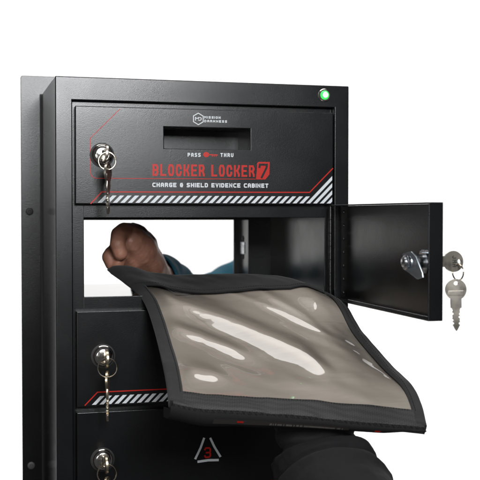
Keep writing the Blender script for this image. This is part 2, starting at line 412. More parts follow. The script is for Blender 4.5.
# ---- locks and doors
def lock(parent, at, axis='Y', turn=0):
    o = link_mesh('lock', move(lathe_bm([(.0104,0),(.0104,.0016),(.0098,.0022),(.0092,.0030),(.0088,.0052),(.0074,.0063),(.0060,.0064),(.0058,.0056),(.0050,.0058),(.0015,.0062),(0,.0062)], 48, axis), at), M_CHROME, parent)
    ring_ = link_mesh('lock_collar', move(lathe_bm([(.0118,0),(.0118,.0009),(.0104,.0011),(.0102,0)], 40, axis), at), M_DARK, o)
    if axis == 'Y':
        link_mesh('keyhole', box_bm(at[0]-.0011, at[0]+.0011, at[1]-.0066, at[1]-.0060, at[2]-.0045, at[2]+.0045), M_DARK, o, smooth=False)
    return o
def hinge(parent, x, y, z0, z1):
    bm = bmesh.new(); n = 7; h = (z1-z0)/n
    for k in range(n):
        b = lathe_bm([(0,0),(.0021,0),(.0021,h-.0006),(0,h-.0006)], 18, 'Z'); move(b, (x, y, z0+k*h))
        me = bpy.data.meshes.new('t'); b.to_mesh(me); b.free(); bm.from_mesh(me); bpy.data.meshes.remove(me)
    return link_mesh('hinge', bm, M_COAT, parent)

DX0, DX1 = .0189, .2826
def stripes(bm, x0, x1, z0, z1, pitch, wfrac, corner=None):
    """slanted hazard stripes in a band; corner = (x where the rise starts, right edge, top at the right edge)"""
    s = 1.0; x = x0
    xr = corner[1] if corner else x1
    while x < xr:
        ztop = z1 if not corner else corner[2]+.02
        pg = [(x, z0), (x+pitch*wfrac, z0), (x+pitch*wfrac+s*(ztop-z0), ztop), (x+s*(ztop-z0), ztop)]
        if corner:
            cx, cr, cz = corner; sl = (cz-z1)/(cr-cx)
            if x+pitch*wfrac+s*(z1-z0) <= cx+.001: pg = clip(pg, 0, 0, lambda p: z1-p[1])
            else: pg = clip(pg, 0, 0, lambda p: z1+max(0, 1)*sl*(p[0]-cx)-p[1] if True else 0)
            pg = clip(pg, 0, 0, lambda p: cr-p[0])
        else: pg = clip(pg, 0, 0, lambda p: x1-p[0])
        if len(pg) > 2: poly(bm, pg, DFP)
        x += pitch
DFP = DF-.00005

def band(xl, xr, yt, yb):
    m = (xl+xr)/2
    return P(xl,yt,DF).x, P(xr,yt,DF).x, P(m,yb,DF).z, P(m,yt,DF).z
def xz(px, py): p = P(px, py, DF); return (p.x, p.z)
# -- door with the pass slot
d1 = link_mesh('slot_door', plate_bm([DX0, sx0, sx1, DX1], [.0105, sz0, sz1, .1050], lambda i, k: not (i == 1 and k == 1), DF, FP-.0008, .0010, 3), M_COAT, locker)
bm = bmesh.new(); PD = .046
box(bm, sx0-.001, sx0, FP-.0006, PD, sz0-.001, sz1+.001); box(bm, sx1, sx1+.001, FP-.0006, PD, sz0-.001, sz1+.001)
box(bm, sx0, sx1, FP-.0006, PD, sz0-.001, sz0); box(bm, sx0, sx1, FP-.0006, PD, sz1, sz1+.001); box(bm, sx0-.001, sx1+.001, PD, PD+.001, sz0-.001, sz1+.001)
link_mesh('slot_chute', bm, M_COAT, d1, smooth=False)
q = xz(102,155); lock(d1, (q[0], DF, q[1]))
# lettering
bm = bmesh.new()
text(bm, 'BLOCKER LOCKER', *band(152.3,254.6,164.6,176.4), .0020, DFP, .28)
link_mesh('lettering', bm, M_RED, d1, smooth=False)
bm = bmesh.new()
text(bm, 'cHARgE & sHIELD EVIDENcE cABINET', *band(152.3,268.3,183.1,187.4), .00105, DFP, .26)
link_mesh('lettering', bm, M_WHITE, d1, smooth=False)
for wd, bd_, sw in (('PAss', (187.6,200.6,152.9,156.8), .00085), ('THRU', (220.4,233.4,153.1,157.0), .00085),
                    ('MIssION', (204.2,220.6,116.3,118.7), .0006), ('DARKNEss', (204.2,227,120.1,122.5), .0006)):
    bm = bmesh.new(); text(bm, wd, *band(*bd_), sw, DFP, .4); link_mesh('lettering', bm, M_WHITE, d1, smooth=False)
bm = bmesh.new()                              # hexagon emblem
cx, cz = xz(198.3,118.9)
ribbon(bm, [(cx+.0057*math.sin(k*PI/3), cz+.0057*math.cos(k*PI/3)) for k in range(6)]+[(cx, cz+.0057)], .0008, DFP)
ribbon(bm, [(cx-.0029,cz-.0014),(cx-.0029,cz+.0014),(cx-.0014,cz+.0002),(cx+.0002,cz+.0014),(cx+.0002,cz-.0002)], .0007, DFP)
ribbon(bm, [(cx+.0002,cz-.0014),(cx+.0020,cz-.0014),(cx+.0030,cz-.0004),(cx+.0030,cz+.0006),(cx+.0022,cz+.0013),(cx+.0012,cz+.0013)], .0007, DFP-.00003)
link_mesh('emblem', bm, M_WHITE, d1, smooth=False)
bm = bmesh.new()                              # small key symbol between PASS and THRU
kx, kz = xz(206.2,154.6)
pts = [(kx+.0031*math.cos(t), kz+.0026*math.sin(t)) for t in [2*PI*i/18 for i in range(18)]]
poly(bm, pts, DFP)
k2 = xz(217.6,154.8)
ribbon(bm, [(kx+.0034, kz), (k2[0]-.0004, kz-.0002)], .0011, DFP)
for dx in (.0062, .0082, .0102): ribbon(bm, [(kx+dx, kz-.0009), (kx+dx, kz-.0016)], .0008, DFP-.00003)
link_mesh('key_symbol', bm, M_RED, d1, smooth=False)
bm = bmesh.new()                              # the boxed 7
a, b = xz(255.8,179.4), xz(269.6,162.0)
x0, x1, z0, z1 = a[0], b[0], a[1], b[1]
poly(bm, [(x0,z0),(x0+.0010,z0+.009),(x0+.0014,z1-.0012),(x0+.0030,z1),(x1,z1),(x1-.0003,z1-.0125),(x1-.0045,z0)], DFP)
link_mesh('numeral_panel', bm, M_RED, d1, smooth=False)
bm = bmesh.new()
ribbon(bm, [(x0+.0038,z1-.0052),(x0+.0042,z1-.0028),(x1-.0030,z1-.0028),(x1-.0034,z1-.0060),(x0+.0062,z0+.0022)], .0021, DFP-.00016)
link_mesh('numeral', bm, M_COAT, d1, smooth=False)
bm = bmesh.new()                              # red outlines
lo = [xz(120.0,108.9), xz(90.3,138.2), xz(90.3,171.8)]
cc = [(lo[2][0]+.0062*(1-math.cos(t)), lo[2][1]-.0062*math.sin(t)) for t in [PI/2*i/5 for i in range(1,6)]]
ribbon(bm, lo+cc+[xz(256.0,179.1)], .00062, DFP)
ribbon(bm, [(DX0+.0148,.0112), xz(101.8,191.9), xz(309.6,192.4), (DX1-.0008, xz(332,168.6)[1])], .0011, DFP)
link_mesh('red_line', bm, M_RED, d1, smooth=False)
bm = bmesh.new()
zt = xz(200,195.9)[1]
stripes(bm, xz(97.6,203.5)[0], DX1, .0119, zt, .00735, .56, (xz(309.5,195.8)[0], DX1-.0012, xz(332,175.5)[1]))
link_mesh('hazard_stripe', bm, M_WHITE, d1, smooth=False)

# -- the two closed doors below
def low_door(z0, z1, lockpx, number=None, band=True):
    d = link_mesh('locker_door', plate_bm([DX0+.0004, DX1], [z0, z1], lambda i, k: True, DF, FP-.0008, .0010, 3), M_COAT, locker)
    q = xz(*lockpx); lock(d, (q[0], DF, q[1]))
    if band:
        bm = bmesh.new()
        ribbon(bm, [(DX0+.0085, z0+.0022), (DX0+.0205, z0+.0143), (DX1-.0230, z0+.0143), (DX1-.0008, z0+.0365)], .0011, DFP)
        link_mesh('red_line', bm, M_RED, d, smooth=False)
        bm = bmesh.new()
        stripes(bm, DX0+.0150, DX1, z0+.0022, z0+.0104, .00735, .56, (DX1-.0232, DX1-.0012, z0+.0302))
        link_mesh('hazard_stripe', bm, M_WHITE, d, smooth=False)
    if number:
        cx, cz = xz(207.6,450.6)
        bm = bmesh.new(); text(bm, number, cx-.0036, cx+.0036, cz-.0075, cz+.0035, .0017, DFP)
        link_mesh('numeral', bm, M_RED, d, smooth=False)
        bm = bmesh.new()
        T = [xz(203.8,438.8), xz(195.6,458.2)]; ribbon(bm, [T[0],( (T[0][0]*.55+T[1][0]*.45)+.0006, T[0][1]*.55+T[1][1]*.45), T[1]], .0022, DFP)
        T = [xz(210.6,438.8), xz(220.0,456.0)]; ribbon(bm, [T[0],( (T[0][0]*.55+T[1][0]*.45)-.0006, T[0][1]*.55+T[1][1]*.45), T[1]], .0022, DFP)
        T = [xz(198.6,461.6), xz(217.6,460.0)]; ribbon(bm, [T[0],((T[0][0]+T[1][0])/2, (T[0][1]+T[1][1])/2+.0006), T[1]], .0024, DFP)
        link_mesh('triangle_symbol', bm, M_WHITE, d, smooth=False)
    return d
low_door(-.1864, -.0930, (103,356))
low_door(-.2850, -.1912, (102.5,459.5), '3')

# -- the open door, a folded pan hinged on the right
ODX, ODT, OY0, OY1 = .2790, .0127, -.0035, -.2300
oz0, oz1 = -.0856, .0092
bm = bmesh.new(); t = .0013
box(bm, ODX+ODT-t, ODX+ODT, OY1, OY0, oz0, oz1)                                   # skin
od = link_mesh('open_door', (bevel_sharp(bm, .0004, 1), bm)[1], M_DOORIN, locker)
bm = bmesh.new()
box(bm, ODX, ODX+ODT+.0002, OY1-t, OY1, oz0-t, oz1+t)                              # free-edge return
bevel_sharp(bm, .0006, 3)
link_mesh('edge_return', bm, M_COAT, od)
bm = bmesh.new()
box(bm, ODX, ODX+ODT-.0001, OY1+.0001, OY0, oz0-t, oz0-.0001); box(bm, ODX, ODX+ODT-.0001, OY1+.0001, OY0, oz1+.0001, oz1+t)
bevel_sharp(bm, .0004, 2)
link_mesh('edge_return', bm, M_COAT, od)
hinge(od, ODX+.0005, -.0012, oz0-.001, oz1)
bm = bmesh.new()
for k in range(7):
    z = oz0+.006+k*(oz1-oz0-.012)/6
    b = lathe_bm([(0,0),(.0017,0),(.0013,.0008),(0,.001)], 12, 'X'); move(b, (ODX+ODT-t, OY0-.007, z))
    me = bpy.data.meshes.new('t'); b.to_mesh(me); b.free(); bm.from_mesh(me); bpy.data.meshes.remove(me)
link_mesh('hinge_rivet', bm, M_COAT, od)
# cam lock through the open door
lp = PX(410.5, 262.0, ODX-.004); LY, LZ = lp.y, lp.z
lk = link_mesh('cam_lock', move(lathe_bm([(.0064,0),(.0064,.0165),(.0060,.0175),(0,.0175)], 28, 'X'), (ODX+ODT-t, LY, LZ)), M_STEEL, od)
link_mesh('lock_nut', move(lathe_bm([(.0112,0),(.0112,.0035),(.0104,.0042),(0,.0042)], 6, 'X'), (ODX+ODT-t-.0002, LY, LZ)), M_STEEL, lk, smooth=False)
link_mesh('washer', move(lathe_bm([(.0062,0),(.0062,.0010),(.0056,.0013),(.0044,.0013),(.0042,.0030),(.0032,.0036),(0,.0036)], 28, 'X'), (ODX+ODT-t-.0193, LY, LZ)), M_STEEL, lk)
X0 = ODX+ODT-t-.0176
cs = [(LY+.0078,LZ+.0066),(LY-.0060,LZ+.0092),(LY-.0110,LZ+.0050),(LY-.0175,LZ-.0080),(LY-.0183,LZ-.0122),(LY-.0125,LZ-.0138),(LY-.0030,LZ-.0082),(LY+.0070,LZ-.0060)]
bm = bmesh.new()
fa = [bm.verts.new((X0+.42*max(0, LY-.003-y), y, z)) for y, z in cs]; fb = [bm.verts.new((v.co.x-.0017, v.co.y, v.co.z)) for v in fa]
bm.faces.new(fa); bm.faces.new(fb[::-1])
for i in range(len(cs)): bm.faces.new([fa[i], fb[i], fb[(i+1) % len(cs)], fa[(i+1) % len(cs)]])
bevel_sharp(bm, .0005, 2)
M_CAM = mat('blue_zinc', (.62,.68,.73), .34, metal=1, var=(300, (.66,.72,.77), (.50,.55,.60), .28, .45))
link_mesh('cam', bm, M_CAM, lk)
link_mesh('stop_pin', tube_bm([(ODX+.0045, LY-.006, LZ+.0092), (ODX+.0045, OY1+.0002, LZ+.0092)], .0017, 14), M_STEEL, lk)
lock_out = link_mesh('lock', lathe_bm([(.0104,0),(.0104,.0016),(.0092,.0030),(.0088,.0052),(.0060,.0064),(0,.0062)], 40, 'X'), M_CHROME, od)
lock_out.data.transform(Matrix.Rotation(PI, 4, 'Z')); lock_out.data.transform(Matrix.Translation((ODX+ODT+.0001, LY, LZ)))

# ------------------------------------------------------------------ keys
def key_shape(r=.0090, blade=.0215):
    arc = [(r*math.sin(a), r*math.cos(a)) for a in [math.radians(150-300*i/30) for i in range(31)]]   # right-bottom over the top to left-bottom
    o = arc[:]
    o += [(-.0046,-r*.87),(-.0046,-r-.0062),(-.0034,-r-.0068)]
    z = -r-.0075
    n = 6
    for i in range(n):
        d = (.0008,.0017,.0006,.0014,.0019,.0009)[i]
        o += [(-.0032, z), (-.0032+d*.9, z-blade/n*.5)]; z -= blade/n
    o += [(-.0012, z-.0012), (.0000, z-.0026), (.0012, z-.0012)]
    zz = z
    for i in range(n):
        d = (.0009,.0016,.0005,.0018,.0012,.0004)[i]
        o += [(.0032-d*.9, zz+blade/n*.5), (.0032, zz+blade/n)]; zz += blade/n
    o += [(.0034,-r-.0068),(.0046,-r-.0062),(.0046,-r*.87)]
    hole = [(.0020*math.cos(a), r-.0036+.0018*math.sin(a)) for a in [2*PI*i/14 for i in range(14)]]
    return outline_bm(o[::-1], [hole], .0021, .00022)
def key_set(label, bow, into, hang_turn, ring_c, ring_r, ring_dir, hang, bmat, tilt=0, letters=False, blade=.0200):
    """bow: centre of the inserted bow; into: direction of its blade; ring circle in the plane through ring_dir and Z; hang: bow centre of the hanging key"""
    t = thing('key_set', label, 'keys', bow, 'key pairs left in the locks')
    into = Vector(into).normalized()
    k1 = link_mesh('inserted_key', key_shape(), bmat, t, angle=40)
    z = -into; x = Vector((0,0,1)); x = (x-z*x.dot(z)).normalized(); y = z.cross(x)
    R = Matrix((x, y, z)).transposed().to_4x4()
    k1.data.transform(Matrix.Translation(Vector(bow)) @ Matrix.Rotation(tilt, 4, into) @ R)
    if letters:
        bm = bmesh.new(); text(bm, 'JMA', -.0048, .0048, -.0012, .0024, .0007, -.00106, .4)
        lt = link_mesh('lettering', bm, M_DARK, k1, smooth=False)
        lt.data.transform(Matrix.Translation(Vector(bow)) @ Matrix.Rotation(tilt, 4, into) @ R @ Matrix.Rotation(PI,4,'Z'))
    rd = Vector(ring_dir).normalized(); n = 44
    pts = [Vector(ring_c)+rd*ring_r*math.cos(2*PI*i/n)+Vector((0,0,1))*ring_r*math.sin(2*PI*i/n) for i in range(n)]
    link_mesh('key_ring', tube_bm(pts, .00065, 8, closed=True), M_RING, t)
    k2 = link_mesh('hanging_key', key_shape(blade=blade), bmat, t, angle=40)
    k2.data.transform(Matrix.Translation(Vector(hang)) @ Matrix.Rotation(hang_turn[1], 4, 'Y') @ Matrix.Rotation(hang_turn[0], 4, 'Z'))
    pan = link_mesh('bow_panel', box_bm(-.0066,.0066,-.00120,.00120,-.0052,-.0008,bev=.0003), bmat, k2)
    pan.data.transform(Matrix.Translation(Vector(hang)) @ Matrix.Rotation(hang_turn[1], 4, 'Y') @ Matrix.Rotation(hang_turn[0], 4, 'Z'))
    return t
def front_keys(label, px, py, dz, rr, rdir, bmat, turn, tilt=0, sway=0., ybow=-.0205):
    q = P(px, py, DF)
    bow = Vector((q.x+.0006, DF+ybow, q.z))
    hole = bow+Vector((0,-.0054,0))
    rc = hole+Vector((sway, 0, -rr+.0012))
    hg = rc+Vector((sway*.6, -.0002, -rr-.0028))
    return key_set(label, bow, (0,1,0), turn, rc, rr, rdir, hg, bmat, tilt)
front_keys('pair of dark keys in the lock of the top slotted door', 102, 155, 0, .0082, (.93,-.30,0), M_KEY, (math.radians(64), 0), math.radians(9), .0008)
front_keys('pair of brassy keys in the middle door above red and white stripes', 103, 356, 0, .0090, (.99,-.12,0), M_BRASS, (math.radians(74), 0), 0, 0)
front_keys('pair of keys in the bottom door marked 3, cut off by the picture edge', 102.5, 459.5, 0, .0090, (.99,-.12,0), M_BRASS, (math.radians(66), 0), math.radians(-3), 0)
# keys in the open door: bow seen flat
bow = P(453.2, 260.0, LY); bow.z = LZ; 
hb = P(455.8, 289.6, LY-.006)
key_set('pair of silver grey keys hanging from the outside of the open door', bow, (-1,0,0), (math.radians(-12),math.radians(-1)),
        Vector(((bow.x+.0054+hb.x)/2+.0005, LY-.003, (LZ+hb.z+.0054)/2)), .0068, (.25,-.97,0), hb, M_KEY, math.radians(6), True, .0160)

# ------------------------------------------------------------------ the pouch
def interp(tab, t):
    for (a, va), (b, vb) in zip(tab, tab[1:]):
        if t <= b: 
            k = (t-a)/(b-a); return va+(vb-va)*k
    return tab[-1][1]
def edge3(px, n, Y0, Y1, ypow=1.):
    s = spline([Vector((x, y, 0)) for x, y in px], 200); L = [0]
    for a, b in zip(s, s[1:]): L.append(L[-1]+(b-a).length)
    out = []
    for i in range(n):
        d = L[-1]*i/(n-1); k = max(j for j in range(200) if L[j] <= d+1e-9); k = min(k, 198)
        f = (d-L[k])/max(L[k+1]-L[k], 1e-9); p = s[k].lerp(s[k+1], min(max(f,0),1))
        out.append(P(p.x, p.y, Y0+(Y1-Y0)*(i/(n-1))**ypow))
    return out
NU, NV = 150, 150
Yfl, Yfr, Ynl, Ynr = .080, -.004, -.165, -.215
far = edge3([(108.5,271.5),(115,268.2),(130,268),(150,274.5),(185,278),(230,276),(262,277.5),(285,280.5),(302,287),(319,295.5)], NU+1, Yfl, Yfr)
lef = edge3([(108.5,271.5),(121.5,280.5),(137,293),(148,311),(158,345),(166,378),(170,405)], NV+1, Yfl, Ynl)
rig = edge3([(319,295.5),(336,300.5),(348,312),(364,338),(393,369),(412,389),(421,407),(427,430)], NV+1, Yfr, Ynr)
nea = edge3([(170,405),(200,411),(240,413.5),(300,418),(360,424),(410,428.5),(427,430)], NU+1, Ynl, Ynr)
grid = []
for j in range(NV+1):
    v = j/NV; row = []
    for i in range(NU+1):
        u = i/NU
        p = (far[i]*(1-v)+nea[i]*v) + (lef[j]*(1-u)+rig[j]*u) - (far[0]*(1-u)*(1-v)+far[NU]*u*(1-v)+nea[0]*(1-u)*v+nea[NU]*u*v)
        row.append(p)
    grid.append(row)
def base(u, v):
    x = min(max(u,0),1)*NU; y = min(max(v,0),1)*NV; i = min(int(x), NU-1); j = min(int(y), NV-1); a, b = x-i, y-j
    return (grid[j][i]*(1-a)+grid[j][i+1]*a)*(1-b)+(grid[j+1][i]*(1-a)+grid[j+1][i+1]*a)*b
def bnorm(u, v):
    e = .01
    n = (base(u+e,v)-base(u-e,v)).cross(base(u,v-e)-base(u,v+e)); n.normalize()
    return n if n.z > 0 else -n
def sm(a, b, t):
    t = min(max((t-a)/(b-a), 0), 1); return t*t*(3-2*t)
def hump(u, v):
    """big soft folds of the clear front, in metres along the normal"""
    w = sm(.02, .14, u)*sm(.03, .17, 1-u)*sm(0,.14,v)*sm(0,.12,1-v)
    # a long crest running down from the far left, steep on its near side, and a lower one beside it
    def crest(tab, amp, up, dn, u0, u1, u2, u3):
        d = v-interp(tab, u); k = sm(u0,u1,u)*(1-sm(u2,u3,u))
        return amp*k*math.exp(-(d/(up if d < 0 else dn))**2)
    h = crest([(0,.26),(.2,.30),(.4,.42),(.6,.60),(.8,.74),(1,.9)], .0060, .10, .105, .0, .16, .60, .72)
    h += crest([(0,.48),(.2,.52),(.4,.64),(.55,.74),(1,.95)], .0030, .05, .060, .0, .10, .30, .46)
    h += crest([(0,.76),(.3,.79),(1,.95)], .0024, .05, .050, .05, .12, .18, .28)
    h += crest([(0,.20),(.6,.20),(.75,.36),(.9,.60),(1,.75)], .0022, .07, .09, .52, .64, .70, .84)
    for (u0, v0, du, amp, wd) in ((.40,.14,.45,.0006,.03),(.5,.80,1.6,.0006,.045)):
        dd = (v-v0)-(u-u0)/max(du*1.6,.1)*.55
        h += amp*math.exp(-(dd/wd)**2)*sm(u0-.1,u0+.06,u)*(1-sm(u0+.28,u0+.5,u))
    h += .0009*noise.noise(Vector((u*3.1+2, v*5.2-u*2.2, 1.3)))+.0003*noise.noise(Vector((u*7+1, v*13-u*6, 4.1)))
    return h*w
def dip(u, v):
    return -.0030*sm(.74, .965, u)*sm(.10, .34, v)*(1-sm(.55, .85, v))
def patch_bm(u0f, u1f, v0, v1, nu, nv, top, bot, tap=.0008):
    """thick strip of the pouch; u0f/u1f functions of v; top/bot heights along the normal"""
    bm = bmesh.new(); T, B = [], []
    for j in range(nv+1):
        rt, rb = [], []
        for i in range(nu+1):
            b = j/nv; a = i/nu
            v = (v0(a) if callable(v0) else v0)*(1-b)+(v1(a) if callable(v1) else v1)*b
            ua = u0f(v) if callable(u0f) else u0f; ub = u1f(v) if callable(u1f) else u1f
            u = ua+(ub-ua)*a
            n = bnorm(u, v); p = base(u, v)
            e = min(a, 1-a, b, 1-b); edge = 0 if e > 1e-6 else tap
            tp = top(u, v) if callable(top) else top; bt = bot(u, v) if callable(bot) else bot
            rt.append(bm.verts.new(p+n*(tp-edge)))
            if bot is not None: rb.append(bm.verts.new(p+n*bt))
        T.append(rt); B.append(rb)
    for j in range(nv):
        for i in range(nu):
            bm.faces.new([T[j][i],T[j][i+1],T[j+1][i+1],T[j+1][i]])
            if bot is not None: bm.faces.new([B[j][i],B[j+1][i],B[j+1][i+1],B[j][i+1]])
    if bot is not None:
        for i in range(nu):
            bm.faces.new([T[0][i],B[0][i],B[0][i+1],T[0][i+1]]); bm.faces.new([T[nv][i],T[nv][i+1],B[nv][i+1],B[nv][i]])
        for j in range(nv):
            bm.faces.new([T[j][0],T[j+1][0],B[j+1][0],B[j][0]]); bm.faces.new([T[j][nu],B[j][nu],B[j+1][nu],T[j+1][nu]])
    bmesh.ops.recalc_face_normals(bm, faces=bm.faces)
    if bot is None:
        bm.normal_update()
        if sum(f.normal.z for f in bm.faces) < 0: bmesh.ops.reverse_faces(bm, faces=bm.faces)
    return bm
pouch = thing('shielding_pouch', 'black edged pouch with clear wrinkled window, pulled out of the open compartment', 'pouch', base(.5,1))
BW_L, BW_R, BW_F, BW_N = .058, .044, .205, .905
def far_in(a): return interp([(0,.20),(.10,.205),(.30,.20),(.5,.18),(.75,.145),(.88,.085),(1,.05)], a)
wob = lambda u, v: .0012*noise.noise(Vector((u*4, v*4, 9)))
back = link_mesh('back_panel', patch_bm(.004, .996, .004, .996, 60, 60, lambda u,v: min(-.0012, .4*hump(u,v)+dip(u,v)-.0016)+wob(u,v), lambda u,v: min(0, .4*hump(u,v)+dip(u,v))-.0055-.006*sm(0,.2,u)*sm(0,.2,1-u)*sm(0,.25,v)*sm(0,.1,1-v)+wob(u,v)), M_CLOTH, pouch)
link_mesh('lining', patch_bm(BW_L*.5, 1-BW_R*.5, .06, .93, 120, 120, lambda u,v: .0006+.4*hump(u,v)+wob(u,v)+dip(u,v), lambda u,v: -.0003+.4*hump(u,v)+wob(u,v)+dip(u,v)), M_LINER, pouch)
link_mesh('clear_window', patch_bm(BW_L*.5, 1-BW_R*.5, .06, .93, 150, 150, lambda u,v: .0020+hump(u,v)+dip(u,v)+.0002*noise.noise(Vector((u*9,v*16-u*5,7)))*sm(0,.1,u)*sm(0,.1,1-u)+wob(u,v), None), M_VINYL, pouch, angle=180)
TT = lambda u, v: .0036+wob(u,v)+.0008*noise.noise(Vector((u*14, v*14, 3)))+.0010*noise.noise(Vector((u*5, v*6, 8)))+max(0,hump(u,v))
TB = lambda u, v: -.0045+wob(u,v)
link_mesh('far_binding', patch_bm(.0, 1., .0, lambda a: far_in(a), 120, 14, lambda u,v: TT(u,v)+.0004, TB), M_TAPE, pouch)
link_mesh('side_binding', patch_bm(0., BW_L, lambda a: .05, .985, 10, 110, TT, TB), M_TAPE, pouch)
link_mesh('side_binding', patch_bm(1-BW_R, 1., .02, .99, 10, 110, TT, TB), M_TAPE, pouch)
nb = link_mesh('near_binding', patch_bm(.01, .99, BW_N, 1., 120, 14, lambda u,v: TT(u,v)-.0008+.0006*math.sin(v*9), TB), M_WEAVE, pouch)
# stitching along the bindings
def stitch(f, n):
    bm = bmesh.new()
    for k in range(n):
        (ua, va), (ub, vb) = f((k+.12)/n), f((k+.72)/n)
        a = base(ua,va)+bnorm(ua,va)*(TT(ua,va)+.0004); b = base(ub,vb)+bnorm(ub,vb)*(TT(ub,vb)+.0004)
        m = tube_bm([a, (a+b)/2+bnorm(ua,va)*.0002, b], .00028, 5)
        me = bpy.data.meshes.new('t'); m.to_mesh(me); m.free(); bm.from_mesh(me); bpy.data.meshes.remove(me)
    link_mesh('stitching', bm, M_CLOTH, pouch)
stitch(lambda t: (.06+t*.88, BW_N+.012), 80)
stitch(lambda t: (.02+t*.94, far_in(.02+t*.94)*.93), 80)
stitch(lambda t: (BW_L*.8, .22+t*.70), 60)
stitch(lambda t: (1-BW_R*.8, .12+t*.80), 60)
# folded bottom end below the near edge
bm = bmesh.new(); n = 80; rows = []
prof = [(-.0012,.0000),(-.0010,-.0030),(.0050,-.0078),(.0120,-.0105),(.0300,-.0120),(.0300,-.0050),(.0020,-.0030)]
for i in range(n+1):
    a = i/n; p = base(.002+a*.996, 1.); drop = interp([(0,1.25),(.15,1.3),(.5,1.0),(.85,.62),(1,.25)], a)
    rows.append([bm.verts.new(p+Vector((0, dy*interp([(0,1),(1,.6)],a), dz*drop-.0005+.0006*noise.noise(Vector((a*9,dz*200,2)))))) for dy, dz in prof])
m_ = len(prof)
for A, B in zip(rows, rows[1:]):
    for k in range(m_): bm.faces.new([A[k], A[(k+1) % m_], B[(k+1) % m_], B[k]])
bm.faces.new(rows[0]); bm.faces.new(rows[-1][::-1])
bmesh.ops.recalc_face_normals(bm, faces=bm.faces)
gus = link_mesh('bottom_fold', bm, M_CLOTH, pouch, angle=60)
# worn label strip on the fold, with a small red mark and a line of fine illegible print
bm = bmesh.new(); st = []
def foldpt(a, s, off):
    p = base(.002+a*.996, 1.); drop = interp([(0,1.25),(.15,1.3),(.5,1.0),(.85,.62),(1,.25)], a)
    q0, q1 = prof[1], prof[2]; f = interp([(0,1),(1,.6)],a)
    dy, dz = q0[0]+(q1[0]-q0[0])*s, q0[1]+(q1[1]-q0[1])*s
    return p+Vector((0, dy*f-off, dz*drop-.0005-off*.3))
M_TAG = mat('label_cloth', (.022,.02,.018), .7, grain=[(900,.4,.0005)])
M_PRINT = mat('faded_print', (.16,.15,.135), .6)
for i in range(61):
    a = .17+.53*i/60; st.append([bm.verts.new(foldpt(a, s, .0007)) for s in (.12,.5,.95)])
for A, B in zip(st, st[1:]):
    for k in range(2): bm.faces.new([A[k],B[k],B[k+1],A[k+1]])
tag_ = link_mesh('label_strip', bm, M_TAG, gus)
def quad_on_fold(bm, a0, a1, s0, s1, off): bm.faces.new([bm.verts.new(foldpt(a, s, off)) for a, s in ((a0,s0),(a1,s0),(a1,s1),(a0,s1))])
for q_ in ((.262,.287,.35,.62),(.80,.822,.5,.9)):
    bm = bmesh.new(); quad_on_fold(bm, *q_, .0012); link_mesh('red_mark', bm, M_RED, tag_, smooth=False)
bm = bmesh.new(); a = .39; rnd = random.Random(3)
while a < .675:
    wd = rnd.uniform(.002,.0042)
    if rnd.random() < .83: quad_on_fold(bm, a, a+wd, .48+rnd.uniform(-.02,.02), .82, .0012)
    a += wd+.0016
link_mesh('fine_print', bm, M_PRINT, tag_, smooth=False)

# ------------------------------------------------------------------ people
def blob(chains, voxel, smooth_it, name, m, parent):
    """chains of (point, radius) grown into one continuous skin"""
    bm = bmesh.new()
    for ch in chains:
        for (p, r), (q, s) in zip(ch, ch[1:]):
            p, q = Vector(p), Vector(q); n = max(2, int((q-p).length/(min(r,s)*.35))+1)
            for k in range(n+1):
                t = k/n
                bmesh.ops.create_icosphere(bm, subdivisions=2, radius=r+(s-r)*t, matrix=Matrix.Translation(p.lerp(q, t)))
    me = bpy.data.meshes.new(name); bm.to_mesh(me); bm.free()
    o = bpy.data.objects.new(name, me); COL.objects.link(o)
    md = o.modifiers.new('r', 'REMESH'); md.mode = 'VOXEL'; md.voxel_size = voxel
    ms = o.modifiers.new('s', 'SMOOTH'); ms.iterations = smooth_it; ms.factor = .5
    dg = bpy.context.evaluated_depsgraph_get()
    nm = bpy.data.meshes.new_from_object(o.evaluated_get(dg)); nm.name = name
    o.modifiers.clear(); o.data = nm; bpy.data.meshes.remove(me)
    nm.materials.clear(); nm.materials.append(m); nm.shade_smooth()
    if parent: o.parent = parent; o.matrix_parent_inverse = parent.matrix_world.inverted()
    return o
def sleeve_bm(path, rad, folds, n=64, N=120, thick=.002):
    """cloth tube along a path; folds(t, angle) adds to the radius"""
    pts = spline(path, N)
    R = lambda i, NN: (lambda an: interp(rad, i/(NN-1))+folds(i/(NN-1), an))
    bm = tube_bm(pts, R, n, cap=False)
    # cuff turned inward
    first = [v for v in bm.verts][:n]
    c0 = sum((v.co for v in first), Vector())/n; d = (pts[3]-pts[0]).normalized()
    v2 = [bm.verts.new(c0+(v.co-c0)*.90+d*.0005) for v in first]; v3 = [bm.verts.new(c0+(v.co-c0)*.86+d*.02) for v in first]
    for a, b in ((first, v2), (v2, v3)):
        for k in range(n): bm.faces.new([a[k], a[(k+1) % n], b[(k+1) % n], b[k]])
    last = [v for v in bm.verts][n*(N-1):n*N]; bm.faces.new(last)
    bmesh.ops.recalc_face_normals(bm, faces=bm.faces)
    return bm

